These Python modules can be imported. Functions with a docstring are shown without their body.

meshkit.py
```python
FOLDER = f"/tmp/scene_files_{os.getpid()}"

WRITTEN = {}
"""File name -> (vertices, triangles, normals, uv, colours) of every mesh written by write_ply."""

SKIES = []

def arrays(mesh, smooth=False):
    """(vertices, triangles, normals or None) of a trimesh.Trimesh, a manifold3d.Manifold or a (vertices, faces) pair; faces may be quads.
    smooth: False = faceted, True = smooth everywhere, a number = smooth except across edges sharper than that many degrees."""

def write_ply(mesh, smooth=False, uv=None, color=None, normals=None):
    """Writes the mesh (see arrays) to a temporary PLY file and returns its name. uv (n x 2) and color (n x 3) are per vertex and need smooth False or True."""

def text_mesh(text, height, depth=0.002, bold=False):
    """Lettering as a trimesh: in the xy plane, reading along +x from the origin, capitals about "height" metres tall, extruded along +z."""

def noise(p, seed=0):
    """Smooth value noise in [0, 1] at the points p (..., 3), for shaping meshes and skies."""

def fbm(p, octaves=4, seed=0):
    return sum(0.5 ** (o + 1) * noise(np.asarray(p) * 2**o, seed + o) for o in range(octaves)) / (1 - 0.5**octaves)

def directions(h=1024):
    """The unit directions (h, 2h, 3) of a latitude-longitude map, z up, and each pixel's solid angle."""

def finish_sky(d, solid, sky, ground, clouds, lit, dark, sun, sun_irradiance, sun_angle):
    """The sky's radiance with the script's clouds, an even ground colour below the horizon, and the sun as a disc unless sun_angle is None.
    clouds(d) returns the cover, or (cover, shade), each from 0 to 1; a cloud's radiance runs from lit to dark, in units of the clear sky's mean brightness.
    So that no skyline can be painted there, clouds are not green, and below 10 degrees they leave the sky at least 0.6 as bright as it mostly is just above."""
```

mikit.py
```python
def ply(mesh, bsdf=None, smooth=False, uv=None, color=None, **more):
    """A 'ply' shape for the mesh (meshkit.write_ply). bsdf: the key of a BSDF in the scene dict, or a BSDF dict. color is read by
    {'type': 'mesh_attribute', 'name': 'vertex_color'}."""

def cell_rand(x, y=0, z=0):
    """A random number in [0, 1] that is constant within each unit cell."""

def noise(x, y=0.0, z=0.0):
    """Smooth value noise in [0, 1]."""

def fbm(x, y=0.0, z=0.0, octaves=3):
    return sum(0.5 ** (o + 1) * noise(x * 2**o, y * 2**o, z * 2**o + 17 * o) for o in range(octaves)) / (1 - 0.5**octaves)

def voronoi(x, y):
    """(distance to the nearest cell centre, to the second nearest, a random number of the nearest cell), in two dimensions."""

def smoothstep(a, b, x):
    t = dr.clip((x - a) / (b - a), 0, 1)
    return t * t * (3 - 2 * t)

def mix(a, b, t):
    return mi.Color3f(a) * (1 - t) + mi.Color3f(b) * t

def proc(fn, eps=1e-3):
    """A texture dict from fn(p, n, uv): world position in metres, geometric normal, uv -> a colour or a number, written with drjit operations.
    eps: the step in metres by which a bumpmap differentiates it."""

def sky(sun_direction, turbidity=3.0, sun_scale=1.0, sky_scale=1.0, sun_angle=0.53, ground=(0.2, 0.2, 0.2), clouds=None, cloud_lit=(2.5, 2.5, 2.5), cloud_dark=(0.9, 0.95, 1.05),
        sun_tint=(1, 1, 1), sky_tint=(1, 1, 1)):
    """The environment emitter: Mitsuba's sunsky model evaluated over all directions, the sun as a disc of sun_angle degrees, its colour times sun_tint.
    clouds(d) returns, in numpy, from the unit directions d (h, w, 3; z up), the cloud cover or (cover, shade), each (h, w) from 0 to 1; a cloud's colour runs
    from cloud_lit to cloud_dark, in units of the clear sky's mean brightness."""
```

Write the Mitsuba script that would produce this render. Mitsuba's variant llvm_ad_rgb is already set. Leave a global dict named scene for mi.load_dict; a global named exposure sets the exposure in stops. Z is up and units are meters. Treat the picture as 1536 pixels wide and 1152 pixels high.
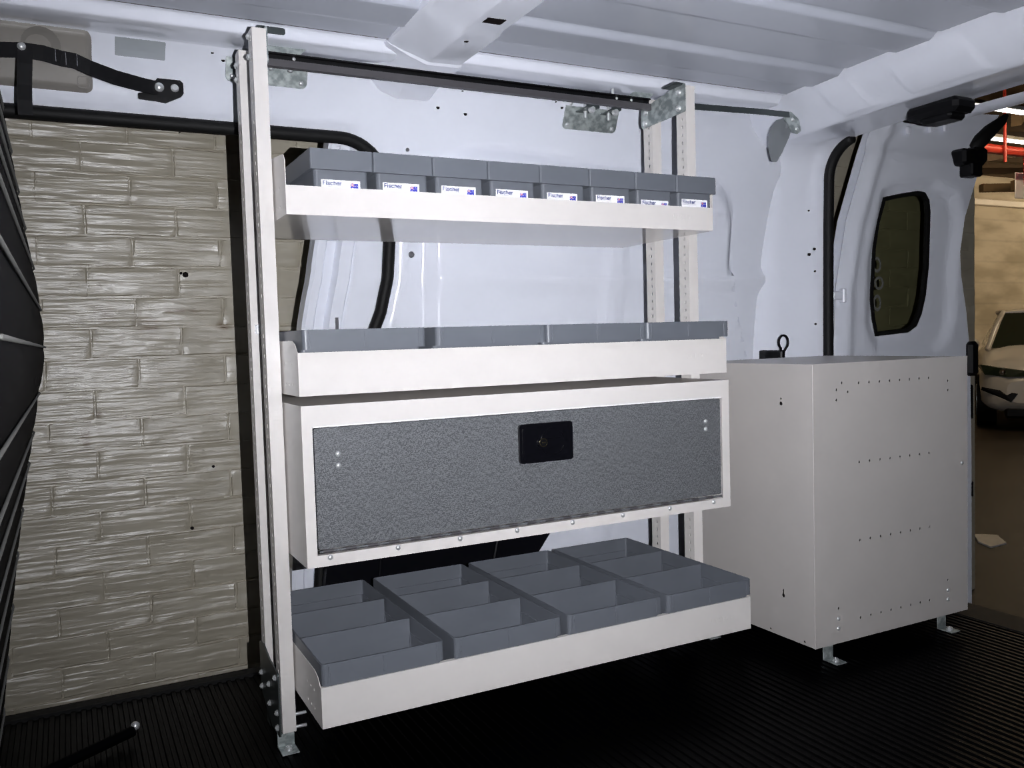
import math, random
import numpy as np, trimesh, mitsuba as mi, mikit, meshkit
import drjit as dr
from shapely.geometry import Polygon, Point, box as sbox, LineString
from shapely.ops import unary_union
from scipy.interpolate import PchipInterpolator
T = mi.ScalarTransform4f
random.seed(5); RNG = np.random.default_rng(5)
scene, labels = {}, {}

# ---------------------------------------------------------------- camera, light, exposure
CAM = np.array([-0.372, -1.5362, 0.7966]); YAW, PITCH, ROLL, FPX = 0.476, -0.0523, -0.0298, 1293.776
_f = np.array([math.sin(YAW)*math.cos(PITCH), math.cos(YAW)*math.cos(PITCH), math.sin(PITCH)])
_r = np.array([math.cos(YAW), -math.sin(YAW), 0.0]); _u = np.cross(_r, _f)
RGT, UPV = math.cos(ROLL)*_r + math.sin(ROLL)*_u, -math.sin(ROLL)*_r + math.cos(ROLL)*_u
scene['camera'] = {'type': 'perspective', 'fov': math.degrees(2*math.atan(768/FPX)), 'fov_axis': 'x', 'near_clip': 0.02, 'far_clip': 200.0,
                   'to_world': T().look_at(origin=CAM.tolist(), target=(CAM+_f).tolist(), up=UPV.tolist())}
FLASH = CAM + 0.085*RGT + 0.005*UPV + 0.02*_f
FLASH_AIM = FLASH + _f + 0.25*UPV + 0.13*RGT
FLASH_POWER = 15.3
scene['camera_flash'] = {'type': 'spot', 'to_world': T().look_at(origin=FLASH.tolist(), target=FLASH_AIM.tolist(), up=UPV.tolist()),
                         'intensity': {'type': 'rgb', 'value': [FLASH_POWER*0.97, FLASH_POWER*0.985, FLASH_POWER*1.04]}, 'cutoff_angle': 60.0, 'beam_width': 14.0}
LAMP_COLOR, LAMP_POWER = np.array([1.0, 0.77, 0.50]), 60.0       # the garage's warm battens
exposure = 0.10

# ---------------------------------------------------------------- materials
def mat(name, color, rough=0.5, metallic=0.0, spec=0.5, bump=None, bscale=1.0, eps=1e-3, **kw):
    c = {'type': 'rgb', 'value': list(color)} if isinstance(color, (tuple, list)) else mikit.proc(color)
    d = {'type': 'principled', 'base_color': c, 'roughness': rough, 'metallic': metallic, 'specular': spec, **kw}
    if bump is not None:
        d = {'type': 'bumpmap', 'arbitrary': mikit.proc(bump, eps), 'scale': bscale, 'bsdf': d}
    scene[name] = {'type': 'twosided', 'bsdf': d}
    return name

n_, fb, mx, ss = mikit.noise, mikit.fbm, mikit.mix, mikit.smoothstep
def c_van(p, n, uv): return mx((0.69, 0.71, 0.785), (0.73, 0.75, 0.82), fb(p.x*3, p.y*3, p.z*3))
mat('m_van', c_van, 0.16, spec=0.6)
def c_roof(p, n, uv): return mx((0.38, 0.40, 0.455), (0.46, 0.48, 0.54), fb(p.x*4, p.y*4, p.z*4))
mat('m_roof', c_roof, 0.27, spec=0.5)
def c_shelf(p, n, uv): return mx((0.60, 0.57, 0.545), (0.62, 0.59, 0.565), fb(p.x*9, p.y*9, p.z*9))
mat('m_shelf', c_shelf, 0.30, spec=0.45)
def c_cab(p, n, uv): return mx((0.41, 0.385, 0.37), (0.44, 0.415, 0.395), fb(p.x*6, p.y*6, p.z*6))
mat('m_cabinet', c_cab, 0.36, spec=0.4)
mat('m_gloss', c_shelf, 0.10, spec=0.8)
mat('m_fin', (0.20, 0.215, 0.23), 0.45)
mat('m_lip', (0.055, 0.052, 0.056), 0.4)
def c_bin(p, n, uv): return mx((0.105, 0.115, 0.134), (0.120, 0.129, 0.147), fb(p.x*14, p.y*14, p.z*14))
mat('m_bin', c_bin, 0.42, spec=0.45)
def speck(p): return ss(0.40, 0.62, n_(p.x*600, p.y*600, p.z*600)*0.6 + n_(p.x*1200+7, p.y*1200, p.z*1200)*0.4)
def c_hammer(p, n, uv): return mx((0.052, 0.055, 0.060), (0.17, 0.174, 0.182), speck(p))
def b_hammer(p, n, uv): return speck(p)
mat('m_hammer', c_hammer, 0.38, spec=0.5, bump=b_hammer, bscale=0.00005, eps=4e-4)
def c_galv(p, n, uv):
    return mx((0.22, 0.25, 0.25), (0.46, 0.50, 0.49), ss(0.3, 0.7, fb(p.x*70, p.y*70, p.z*70, 3)))
mat('m_galv', c_galv, 0.32, metallic=0.45)
mat('m_bolt', (0.80, 0.82, 0.82), 0.28, metallic=0.7)
mat('m_chrome', (0.75, 0.76, 0.78), 0.10, metallic=1.0)
mat('m_black', (0.003, 0.003, 0.0035), 0.42, spec=0.2)
mat('m_rubber', (0.005, 0.005, 0.005), 0.6, spec=0.2)
mat('m_mat', (0.0006, 0.0006, 0.0008), 0.36, spec=0.035)
mat('m_strap', (0.005, 0.005, 0.006), 0.7, spec=0.2)
mat('m_vinyl', (0.0006, 0.0007, 0.0011), 0.6, spec=0.03)
mat('m_piping', (0.085, 0.085, 0.08), 0.7, spec=0.1)
mat('m_decal', (0.10, 0.10, 0.09), 0.6)
mat('m_hole', (0.012, 0.010, 0.010), 0.9, spec=0.0)
mat('m_plug', (0.10, 0.10, 0.11), 0.5)
mat('m_blacktrim', (0.003, 0.003, 0.0045), 0.24, spec=0.3)
mat('m_beige', (0.235, 0.22, 0.20), 0.5)
mat('m_pocket', (0.33, 0.355, 0.38), 0.4)
mat('m_beige_dark', (0.175, 0.165, 0.15), 0.55)
mat('m_sticker', (0.82, 0.82, 0.84), 0.35)
mat('m_ink', (0.02, 0.025, 0.14), 0.4)
mat('m_inkred', (0.60, 0.10, 0.12), 0.4)
mat('m_inkgrey', (0.42, 0.42, 0.48), 0.4)
mat('m_flagblue', (0.03, 0.035, 0.36), 0.4)
mat('m_brass', (0.72, 0.60, 0.36), 0.25, metallic=1.0)
def rust(p):
    t = mi.Float(0)
    for x, z, a, b in ((-0.153, 0.866, 0.030, 0.022), (-0.335, 0.549, 0.014, 0.030), (-0.07, 0.905, 0.05, 0.008), (-0.27, 0.90, 0.025, 0.02), (0.05, 0.86, 0.02, 0.012), (-0.30, 0.62, 0.012, 0.008)):
        t = dr.maximum(t, dr.exp(-(dr.square((p.x-x)/a) + dr.square((p.z-z)/b))))
    return t*(0.35+0.75*n_(p.x*60, p.y, p.z*60))*dr.select(p.x < 1.5, 1.0, 0.0)
def c_brick(p, n, uv):
    base = mx((0.34, 0.305, 0.235), (0.46, 0.42, 0.335), fb(p.x*7, p.y*7, p.z*16, 4))
    base = mx(base, (0.36, 0.325, 0.265), 0.55*ss(0.60, 0.80, fb(p.x*23+9, p.y*5, p.z*60, 3)))
    return mx(base, (0.13, 0.075, 0.03), dr.minimum(rust(p), 0.9))
def b_brick(p, n, uv):
    return fb(p.x*5, p.y*9, p.z*60, 4) + 0.9*fb(p.x*1.8+5, p.y*9, p.z*13, 2)
mat('m_brick', c_brick, 0.36, spec=0.8, bump=b_brick, bscale=0.0062, eps=1.2e-3)
def c_farwall(p, n, uv):
    row = dr.abs(p.z/0.4 - dr.floor(p.z/0.4) - 0.5)
    b = mx((0.42, 0.375, 0.285), (0.64, 0.585, 0.48), ss(0.2, 0.8, fb(p.x*1.3, p.y, p.z*3.4, 5)))
    return b*(1-0.10*ss(0.42, 0.5, row))
mat('m_farwall', c_farwall, 0.8, spec=0.2)
def c_pave(p, n, uv): return mx((0.006, 0.0045, 0.003), (0.028, 0.019, 0.011), fb(p.x*0.7, p.y*0.7, 0, 5))
mat('m_pave', c_pave, 0.6, spec=0.3)
def c_beam(p, n, uv): return mx((0.16, 0.11, 0.06), (0.34, 0.24, 0.13), fb(p.x*2, p.y*2, p.z*8, 3))
mat('m_beam', c_beam, 0.6)
mat('m_ceilgar', (0.10, 0.07, 0.045), 0.8)
mat('m_redpipe', (0.55, 0.05, 0.03), 0.4)
mat('m_whitepipe', (0.75, 0.72, 0.66), 0.4)
mat('m_carpaint', (0.62, 0.60, 0.57), 0.25, clearcoat=0.8, clearcoat_gloss=0.9)
mat('m_carglass', (0.02, 0.03, 0.02), 0.08, spec=0.7)
mat('m_galvdark', (0.085, 0.10, 0.10), 0.34, metallic=0.7)
scene['m_glass'] = {'type': 'thindielectric', 'int_ior': 1.5, 'specular_transmittance': {'type': 'rgb', 'value': [0.58, 0.60, 0.48]}}
scene['m_lamp_body'] = {'type': 'diffuse', 'reflectance': {'type': 'rgb', 'value': [0.7, 0.7, 0.7]}}

# ---------------------------------------------------------------- helpers
def numbered(k):
    if k not in labels and k not in scene and not any(s.startswith(k + '__') for s in scene): return k
    i = 1
    while True:
        q = f'{k}_{i:03d}'
        if q not in labels and q not in scene and not any(s.startswith(q + '__') for s in scene): return q
        i += 1
def thing(name, label, cat, group=None):
    k = numbered(name); labels[k] = {'label': label, 'category': cat}
    if group: labels[k]['group'] = group
    return k
def struct(name, label=None):
    labels[name] = {'kind': 'structure'}
    if label: labels[name]['label'] = label
    return name
def add(parent, name, mesh, m, smooth=False, label=None, to=None, kind=None):
    k = numbered(parent + '__' + name) if parent else name
    d = mesh if isinstance(mesh, dict) else mikit.ply(mesh, m, smooth=smooth)
    if to is not None: d = {**d, 'to_world': to}
    scene[k] = d
    if label or kind:
        labels[k] = {}
        if label: labels[k]['label'] = label
        if kind: labels[k]['kind'] = kind
    return k
cat_ = trimesh.util.concatenate
def box(x0, x1, y0, y1, z0, z1, c=0.0):
    x0, x1, y0, y1, z0, z1 = min(x0,x1), max(x0,x1), min(y0,y1), max(y0,y1), min(z0,z1), max(z0,z1)
    if c <= 0:
        m = trimesh.creation.box(extents=(x1-x0, y1-y0, z1-z0)); m.apply_translation(((x0+x1)/2, (y0+y1)/2, (z0+z1)/2)); return m
    P = []
    for sx in (0, 1):
        for sy in (0, 1):
            for sz in (0, 1):
                q = np.array([(x0, x1)[sx], (y0, y1)[sy], (z0, z1)[sz]])
                d = np.array([c*(1-2*sx), c*(1-2*sy), c*(1-2*sz)])
                for a in range(3):
                    e = d.copy(); e[a] = 0; P.append(q+e)
    return trimesh.convex.convex_hull(np.array(P))
def plate(poly, axis, pos, th):
    """Shapely polygon extruded: axis 'y' -> polygon in (x,z), from y=pos to pos+th; 'x' -> (y,z); 'z' -> (x,y)."""
    ms = [trimesh.creation.extrude_polygon(g, th, engine='earcut') for g in getattr(poly, 'geoms', [poly])]
    m = cat_(ms) if len(ms) > 1 else ms[0]
    v = m.vertices.copy()
    if axis == 'y': w = np.stack([v[:,0], pos+v[:,2], v[:,1]], 1); flip = True
    elif axis == 'x': w = np.stack([pos+v[:,2], v[:,0], v[:,1]], 1); flip = False
    else: w = np.stack([v[:,0], v[:,1], pos+v[:,2]], 1); flip = False
    return trimesh.Trimesh(w, m.faces[:, ::-1] if flip else m.faces, process=False)
def rrect(x0, x1, y0, y1, r, q=6):
    return sbox(x0+r, y0+r, x1-r, y1-r).buffer(r, quad_segs=q)
def tube(pts, r, sides=10, cap=True, squash=None):
    P = np.asarray(pts, float); n = len(P); tang = np.gradient(P, axis=0); tang /= np.linalg.norm(tang, axis=1, keepdims=True)
    ref = np.array([0, 0, 1.0]) if abs(tang[0][2]) < 0.9 else np.array([1.0, 0, 0])
    a = np.cross(tang[0], ref); a /= np.linalg.norm(a); V = []
    for i in range(n):
        a = a - tang[i]*(a@tang[i]); a /= np.linalg.norm(a); b = np.cross(tang[i], a)
        rr = r[i] if hasattr(r, '__len__') else r
        for k in range(sides):
            t = 2*math.pi*k/sides; V.append(P[i] + rr*(math.cos(t)*a + math.sin(t)*b))
    F = []
    for i in range(n-1):
        for k in range(sides):
            p, q = i*sides+k, i*sides+(k+1) % sides; F += [[p, q, q+sides], [p, q+sides, p+sides]]
    if cap:
        V += [P[0], P[-1]]; c0, c1 = len(V)-2, len(V)-1
        for k in range(sides): F += [[c0, (k+1) % sides, k], [c1, (n-1)*sides+k, (n-1)*sides+(k+1) % sides]]
    return trimesh.Trimesh(np.array(V), np.array(F), process=False)
def strip(pts, wdir, width, th=0.0025):
    """A flat band along pts, wide along wdir."""
    P = np.asarray(pts, float); w = np.broadcast_to(np.asarray(wdir, float), P.shape); w = w/np.linalg.norm(w, axis=1, keepdims=True)
    tang = np.gradient(P, axis=0); nn = np.cross(tang, w); nn /= np.linalg.norm(nn, axis=1, keepdims=True)
    rows = [P + w*width/2 + nn*th/2, P - w*width/2 + nn*th/2, P - w*width/2 - nn*th/2, P + w*width/2 - nn*th/2]
    V = np.stack(rows, 1).reshape(-1, 3); F = []
    for i in range(len(P)-1):
        for k in range(4):
            a, b = i*4+k, i*4+(k+1) % 4; F += [[a, b, b+4], [a, b+4, a+4]]
    e = (len(P)-1)*4; F += [[0, 2, 1], [0, 3, 2], [e, e+1, e+2], [e, e+2, e+3]]
    return trimesh.Trimesh(V, np.array(F), process=False)
def grid(P):
    n, m = P.shape[:2]; i = np.arange(n*m).reshape(n, m)
    F = np.concatenate([np.stack([i[:-1,:-1], i[1:,:-1], i[1:,1:]], -1).reshape(-1, 3), np.stack([i[:-1,:-1], i[1:,1:], i[:-1,1:]], -1).reshape(-1, 3)])
    return trimesh.Trimesh(P.reshape(-1, 3), F, process=False)
def aim(pos, d):
    d = np.asarray(d, float)/np.linalg.norm(d); M = trimesh.geometry.align_vectors([0, 0, 1], d); M[:3, 3] = pos; return T(M.tolist())
_dome = [[0, 0.62], [0.45, 0.56], [0.78, 0.36], [0.97, 0.08], [1.0, 0.0], [1.0, -0.25]]
def _rev(prof, n=14): return trimesh.creation.revolve(np.array(prof)[::-1], sections=n)
BOLT = mikit.ply(_rev(_dome), 'm_bolt', smooth=50)
_hex = trimesh.creation.cylinder(1.0, 0.9, sections=6); _hex.apply_translation([0, 0, 0.45])
HEX = mikit.ply(cat_([_hex, _rev([[0, 1.25], [0.35, 1.2], [0.45, 0.9], [1.25, 0.12], [1.3, 0], [1.3, -0.2]])]), 'm_bolt', smooth=35)
DOT = mikit.ply(_rev([[0, 0.05], [0.9, 0.05], [1.0, 0.0], [1.0, -0.6]], 12), 'm_hole')
PLUG = mikit.ply(_rev([[0, 0.02], [0.6, 0.05], [0.7, 0.2], [0.95, 0.15], [1.0, 0.0], [1.0, -0.6]], 14), 'm_plug', smooth=40)
def fix(parent, name, P, pos, d, r, label=None):
    return add(parent, name, P, None, to=aim(pos, d) @ T().scale([r, r, r]), label=label)

# ================================================================= VAN SHELL
FZ = -0.010                      # top of the floor mat
# ribbed floor mat: ribs run across the van
struct('floor')
pitch = 0.021; xs = []; zs = []
x = -1.5
while x < 1.83:
    xs += [x, x+0.004, x+0.006, x+0.015, x+0.017]; zs += [FZ-0.003, FZ-0.003, FZ, FZ, FZ-0.003]; x += pitch
xs.append(1.84); zs.append(FZ-0.003)
ys = np.array([-1.15, -0.6, -0.2, 0.2, 0.5, 0.625])
mt = grid(np.stack([np.repeat(np.array(xs)[:, None], len(ys), 1), np.repeat(ys[None], len(xs), 0), np.repeat(np.array(zs)[:, None], len(ys), 1)], -1))
add('floor', 'ribbed_mat', mt, 'm_mat', label='black ribbed rubber floor mat')
add('floor', 'sub_floor', box(-1.5, 1.86, -1.15, 0.64, -0.06, FZ-0.005), 'm_rubber')
add('floor', 'door_sill', box(-1.5, 1.80, 0.612, 0.66, -0.08, FZ+0.004, 0.006), 'm_rubber')
add('floor', 'rear_sill', box(1.80, 1.93, -1.0, 0.50, -0.09, FZ+0.002, 0.01), 'm_rubber')

# side wall
_yw = PchipInterpolator([-0.2, 0.4, 0.75, 0.95, 1.10, 1.30, 1.38, 1.43, 1.455], [0.64, 0.635, 0.622, 0.605, 0.588, 0.552, 0.520, 0.483, 0.452])
def yw(z): return _yw(np.clip(z, -0.2, 1.455))
def open_pts():
    P = [(-0.85, 1.302), (0.20, 1.302)]
    c, r = np.array([0.250, 1.172]), 0.130
    P += [(c[0]+r*math.sin(a), c[1]+r*math.cos(a)) for a in np.linspace(0, math.pi/2, 12)]
    P += [(0.385, 1.06), (0.380, 0.965), (0.360, 0.875), (0.325, 0.79), (0.26, 0.66), (0.21, 0.45), (0.18, 0.2), (0.165, -0.03), (-0.85, -0.03)]
    return P
OPEN = Polygon(open_pts())
OUT = sbox(-1.45, -0.05, 1.78, 1.453)
CUT = rrect(-0.248, -0.149, 1.4205, 1.4495, 0.002, 2)
def sst(a, b, t): t = np.clip((t-a)/(b-a), 0, 1); return t*t*(3-2*t)
def wall_y(x, z):
    y = yw(z)
    # large pressed panel, set back, with rounded corners
    xr = 1.505 + 0.30*np.maximum(1.02-z, 0)
    top = 1.315 - 0.05*np.clip((x-0.7)/0.8, 0, 1) - 0.02*np.exp(-((x-0.5)/0.08)**2)
    r = 0.09
    dx = np.maximum(0.492+r-x, x-(xr-r)); dz = z-(top-r)
    d = np.hypot(np.maximum(dx, 0), np.maximum(dz, 0)) + np.minimum(np.maximum(dx, dz), 0) - r
    wd = 0.010 + 0.045*sst(1.12, 1.24, z)
    y = y - 0.030*(1-sst(-wd, 0.0, d)) + 0.003*np.exp(-(d/0.006)**2)
    # two narrow vertical creases in the panel
    for x0, s in ((1.013, 0.065), (1.093, 0.073)):
        u = x-(x0+s*(z-0.834)); y = y + 0.0025*np.exp(-(u/0.004)**2)*sst(1.25, 1.15, z)
    u = x-1.093-0.073*(z-0.834); v = x-1.013-0.065*(z-0.834)
    y = y - 0.004*sst(0, 0.01, v)*(1-sst(-0.01, 0, u))*sst(1.25, 1.15, z)
    # swage line along the body side
    y = y - 0.012*np.exp(-((z-0.962)/0.028)**2)*sst(0.47, 0.5, x)
    # rolled edge around the door opening
    return y
def tri_to(poly, size):
    v, f = trimesh.creation.triangulate_polygon(poly, engine='earcut')
    v3 = np.column_stack([v, np.zeros(len(v))])
    v3, f = trimesh.remesh.subdivide_to_size(v3, f, size, max_iter=14)
    m = trimesh.Trimesh(v3, f); m.merge_vertices(); return m
# regular grid, clipped to the opening by shapely per strip: fine cells along the outline only
def sheet(poly, step):
    x0, z0, x1, z1 = poly.bounds; V, F = [], []
    from shapely.prepared import prep
    pp = prep(poly); nx, nz = int(math.ceil((x1-x0)/step)), int(math.ceil((z1-z0)/step))
    gx, gz = np.linspace(x0, x1, nx+1), np.linspace(z0, z1, nz+1)
    for i in range(nx):
        for j in range(nz):
            c = sbox(gx[i], gz[j], gx[i+1], gz[j+1])
            if pp.contains(c): g = [c]
            elif pp.intersects(c):
                q = poly.intersection(c); g = [h for h in getattr(q, 'geoms', [q]) if h.geom_type == 'Polygon' and h.area > 1e-9]
            else: continue
            for h in g:
                if h is c:
                    b = len(V); V += [(gx[i], gz[j]), (gx[i+1], gz[j]), (gx[i+1], gz[j+1]), (gx[i], gz[j+1])]; F += [[b, b+1, b+2], [b, b+2, b+3]]
                else:
                    v, f = trimesh.creation.triangulate_polygon(h, engine='earcut'); b = len(V); V += [tuple(t) for t in v]; F += (f+b).tolist()
    m = trimesh.Trimesh(np.column_stack([np.array(V), np.zeros(len(V))]), np.array(F), process=False); m.merge_vertices(digits_vertex=6); return m
struct('wall_side')
ws = sheet(OUT.difference(OPEN).difference(CUT), 0.016)
v = ws.vertices.copy()
edge = LineString(open_pts()[:-1])
from shapely import points as spoints, distance as sdist
de = sdist(spoints(v[:, :2]), edge)
yy = wall_y(v[:, 0], v[:, 1]) + 0.018*(1-sst(0.0, 0.03, de)) - 0.004*np.exp(-((de-0.042)/0.010)**2)
ws = trimesh.Trimesh(np.stack([v[:, 0], yy, v[:, 1]], 1), ws.faces[:, ::-1], process=False)
add('wall_side', 'inner_panel', ws, 'm_van', smooth=40, label='glossy white painted steel side panel with pressed recesses')
# black rubber seal around the sliding door opening
P = []
line = LineString(open_pts()[:-1]); L = line.length
for s in np.arange(0.0, L, 0.018):
    q = line.interpolate(s); P.append((q.x, float(yw(q.y))+0.004, q.y))
P = np.array(P)
add('wall_side', 'door_seal', tube(P, 0.0155, 12), 'm_rubber', smooth=True, label='black rubber door seal')
# rectangular pressed pocket in the rail
add('wall_side', 'pressed_pocket', cat_([grid(np.array([[(x, float(yw(z))+0.007, z) for x in (-0.262, -0.135)] for z in np.linspace(1.405, 1.4545, 8)]))]), 'm_pocket', label='grey rectangular pocket in the upper rail')
# holes and plugs in the wall
for (px, pz, r) in ((-0.053, 1.443, 0.0032), (-0.029, 1.433, 0.0042), (0.498, 1.388, 0.0045), (0.576, 1.38, 0.0045), (0.554, 1.428, 0.003), (0.828, 1.428, 0.003), (0.852, 1.417, 0.0045)):
    y = float(yw(pz)); fix('wall_side', 'mounting_hole', DOT, (px, y-0.0005, pz), (0, -1, -0.25), r)
fix('wall_side', 'hole_plug', PLUG, (0.443, float(yw(1.024))-0.001, 1.024), (0, -1, -0.15), 0.0085)
fix('wall_side', 'hole_plug', PLUG, (0.427, float(yw(1.285))-0.001, 1.285), (0, -1, -0.15), 0.005)
# black trim low on the wall (wheel arch side)
tp = Polygon([(0.172, -0.01), (0.68, -0.01), (0.79, 0.19), (0.87, 0.29), (0.93, 0.42), (0.21, 0.42), (0.178, 0.2)])
add('wall_side', 'lower_trim', cat_([plate(tp.buffer(-0.006).buffer(0.006), 'y', 0.585, 0.03), tube([(0.30, 0.583, 0.0), (0.34, 0.583, 0.40)], 0.004, 8), tube([(0.60, 0.583, 0.0), (0.70, 0.583, 0.40)], 0.006, 8)]), 'm_blacktrim', smooth=30, label='black plastic lower trim')

# ceiling: ribbed roof skin and the folded cant rail above the wall
struct('ceiling')
def zroof(y):
    z = 1.476 - 0.018*((np.asarray(y)+0.3)/0.6)**2
    for a in (0.085, -0.185, -0.455, -0.725, -0.995):
        z = z - 0.010*(sst(a, a+0.018, y)-sst(a+0.105, a+0.135, y)) + 0.004*np.exp(-((np.asarray(y)-(a-0.004))/0.005)**2)
    return z
prof = [(y, float(zroof(y))) for y in np.arange(-1.15, 0.290, 0.0045)]
rail = [(0.288, float(zroof(0.288))), (0.296, 1.4595), (0.302, 1.457), (0.308, 1.449), (0.313, 1.441), (0.319, 1.4375), (0.34, 1.4365), (0.375, 1.4385), (0.405, 1.4435), (0.425, 1.4485), (0.44, 1.4525), (0.447, 1.4540), (0.454, 1.4515)]
rail = np.array(rail); prof = np.array(prof); xx = np.array([-1.45, -1.0, -0.5, 0.0, 0.5, 1.0, 1.3, 1.46])
cm = grid(np.stack([np.repeat(xx[:, None], len(prof), 1), np.repeat(prof[None, :, 0], len(xx), 0), np.repeat(prof[None, :, 1], len(xx), 0)], -1))
add('ceiling', 'cant_rail', grid(np.stack([np.repeat(xx[:, None], len(rail), 1), np.repeat(rail[None, :, 0], len(xx), 0), np.repeat(rail[None, :, 1], len(xx), 0)], -1)), 'm_van', smooth=40, label='folded white steel rail along the roof edge')
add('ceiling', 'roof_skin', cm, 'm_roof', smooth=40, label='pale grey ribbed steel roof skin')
# roof bow: a folded steel cross member, with its end bracket on the rail
def bow_sec(y, dz=0.0, w=0.0):
    t = float(zroof(y))
    return [(0.286-w, y, 1.475), (0.289-w, y, 1.455), (0.296-w, y, 1.449), (0.340, y, 1.434+dz), (0.374, y, 1.4225+dz), (0.380, y, 1.4205+dz), (0.386, y, 1.4200+dz), (0.456+w, y, 1.4215+dz), (0.463+w, y, 1.425+dz), (0.468+w, y, 1.475)]
secs = []
for y in list(np.arange(-1.15, 0.02, 0.06)) + [0.02, 0.03, 0.075]: secs.append((y, 0.006))
for y in (0.095, 0.15, 0.22, 0.285): secs.append((y, 0.0))
slot = rrect(0.392, 0.436, 0.008, 0.036, 0.002, 2)
bw = grid(np.array([bow_sec(y, dz) for y, dz in secs]))
add('ceiling', 'roof_bow', bw, 'm_van', smooth=28, label='folded steel roof cross member')
E2 = [bow_sec(y, dz, w) for y, dz, w in ((0.289, 0.002, 0.003), (0.296, -0.003, 0.004), (0.33, -0.004, 0.006), (0.38, -0.002, 0.010), (0.43, -0.004, 0.012), (0.47, -0.012, 0.010), (0.497, -0.026, 0.004))]
add('ceiling', 'bow_end_bracket', grid(np.array(E2)), 'm_van', smooth=28, label='white bracket joining the cross member to the rail')
add('ceiling', 'bow_slot', plate(slot, 'z', 1.4262, 0.002), 'm_hole')
fix('ceiling', 'bow_hole', DOT, (0.405, 0.133, 1.4198), (0, 0, -1), 0.005)

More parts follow.
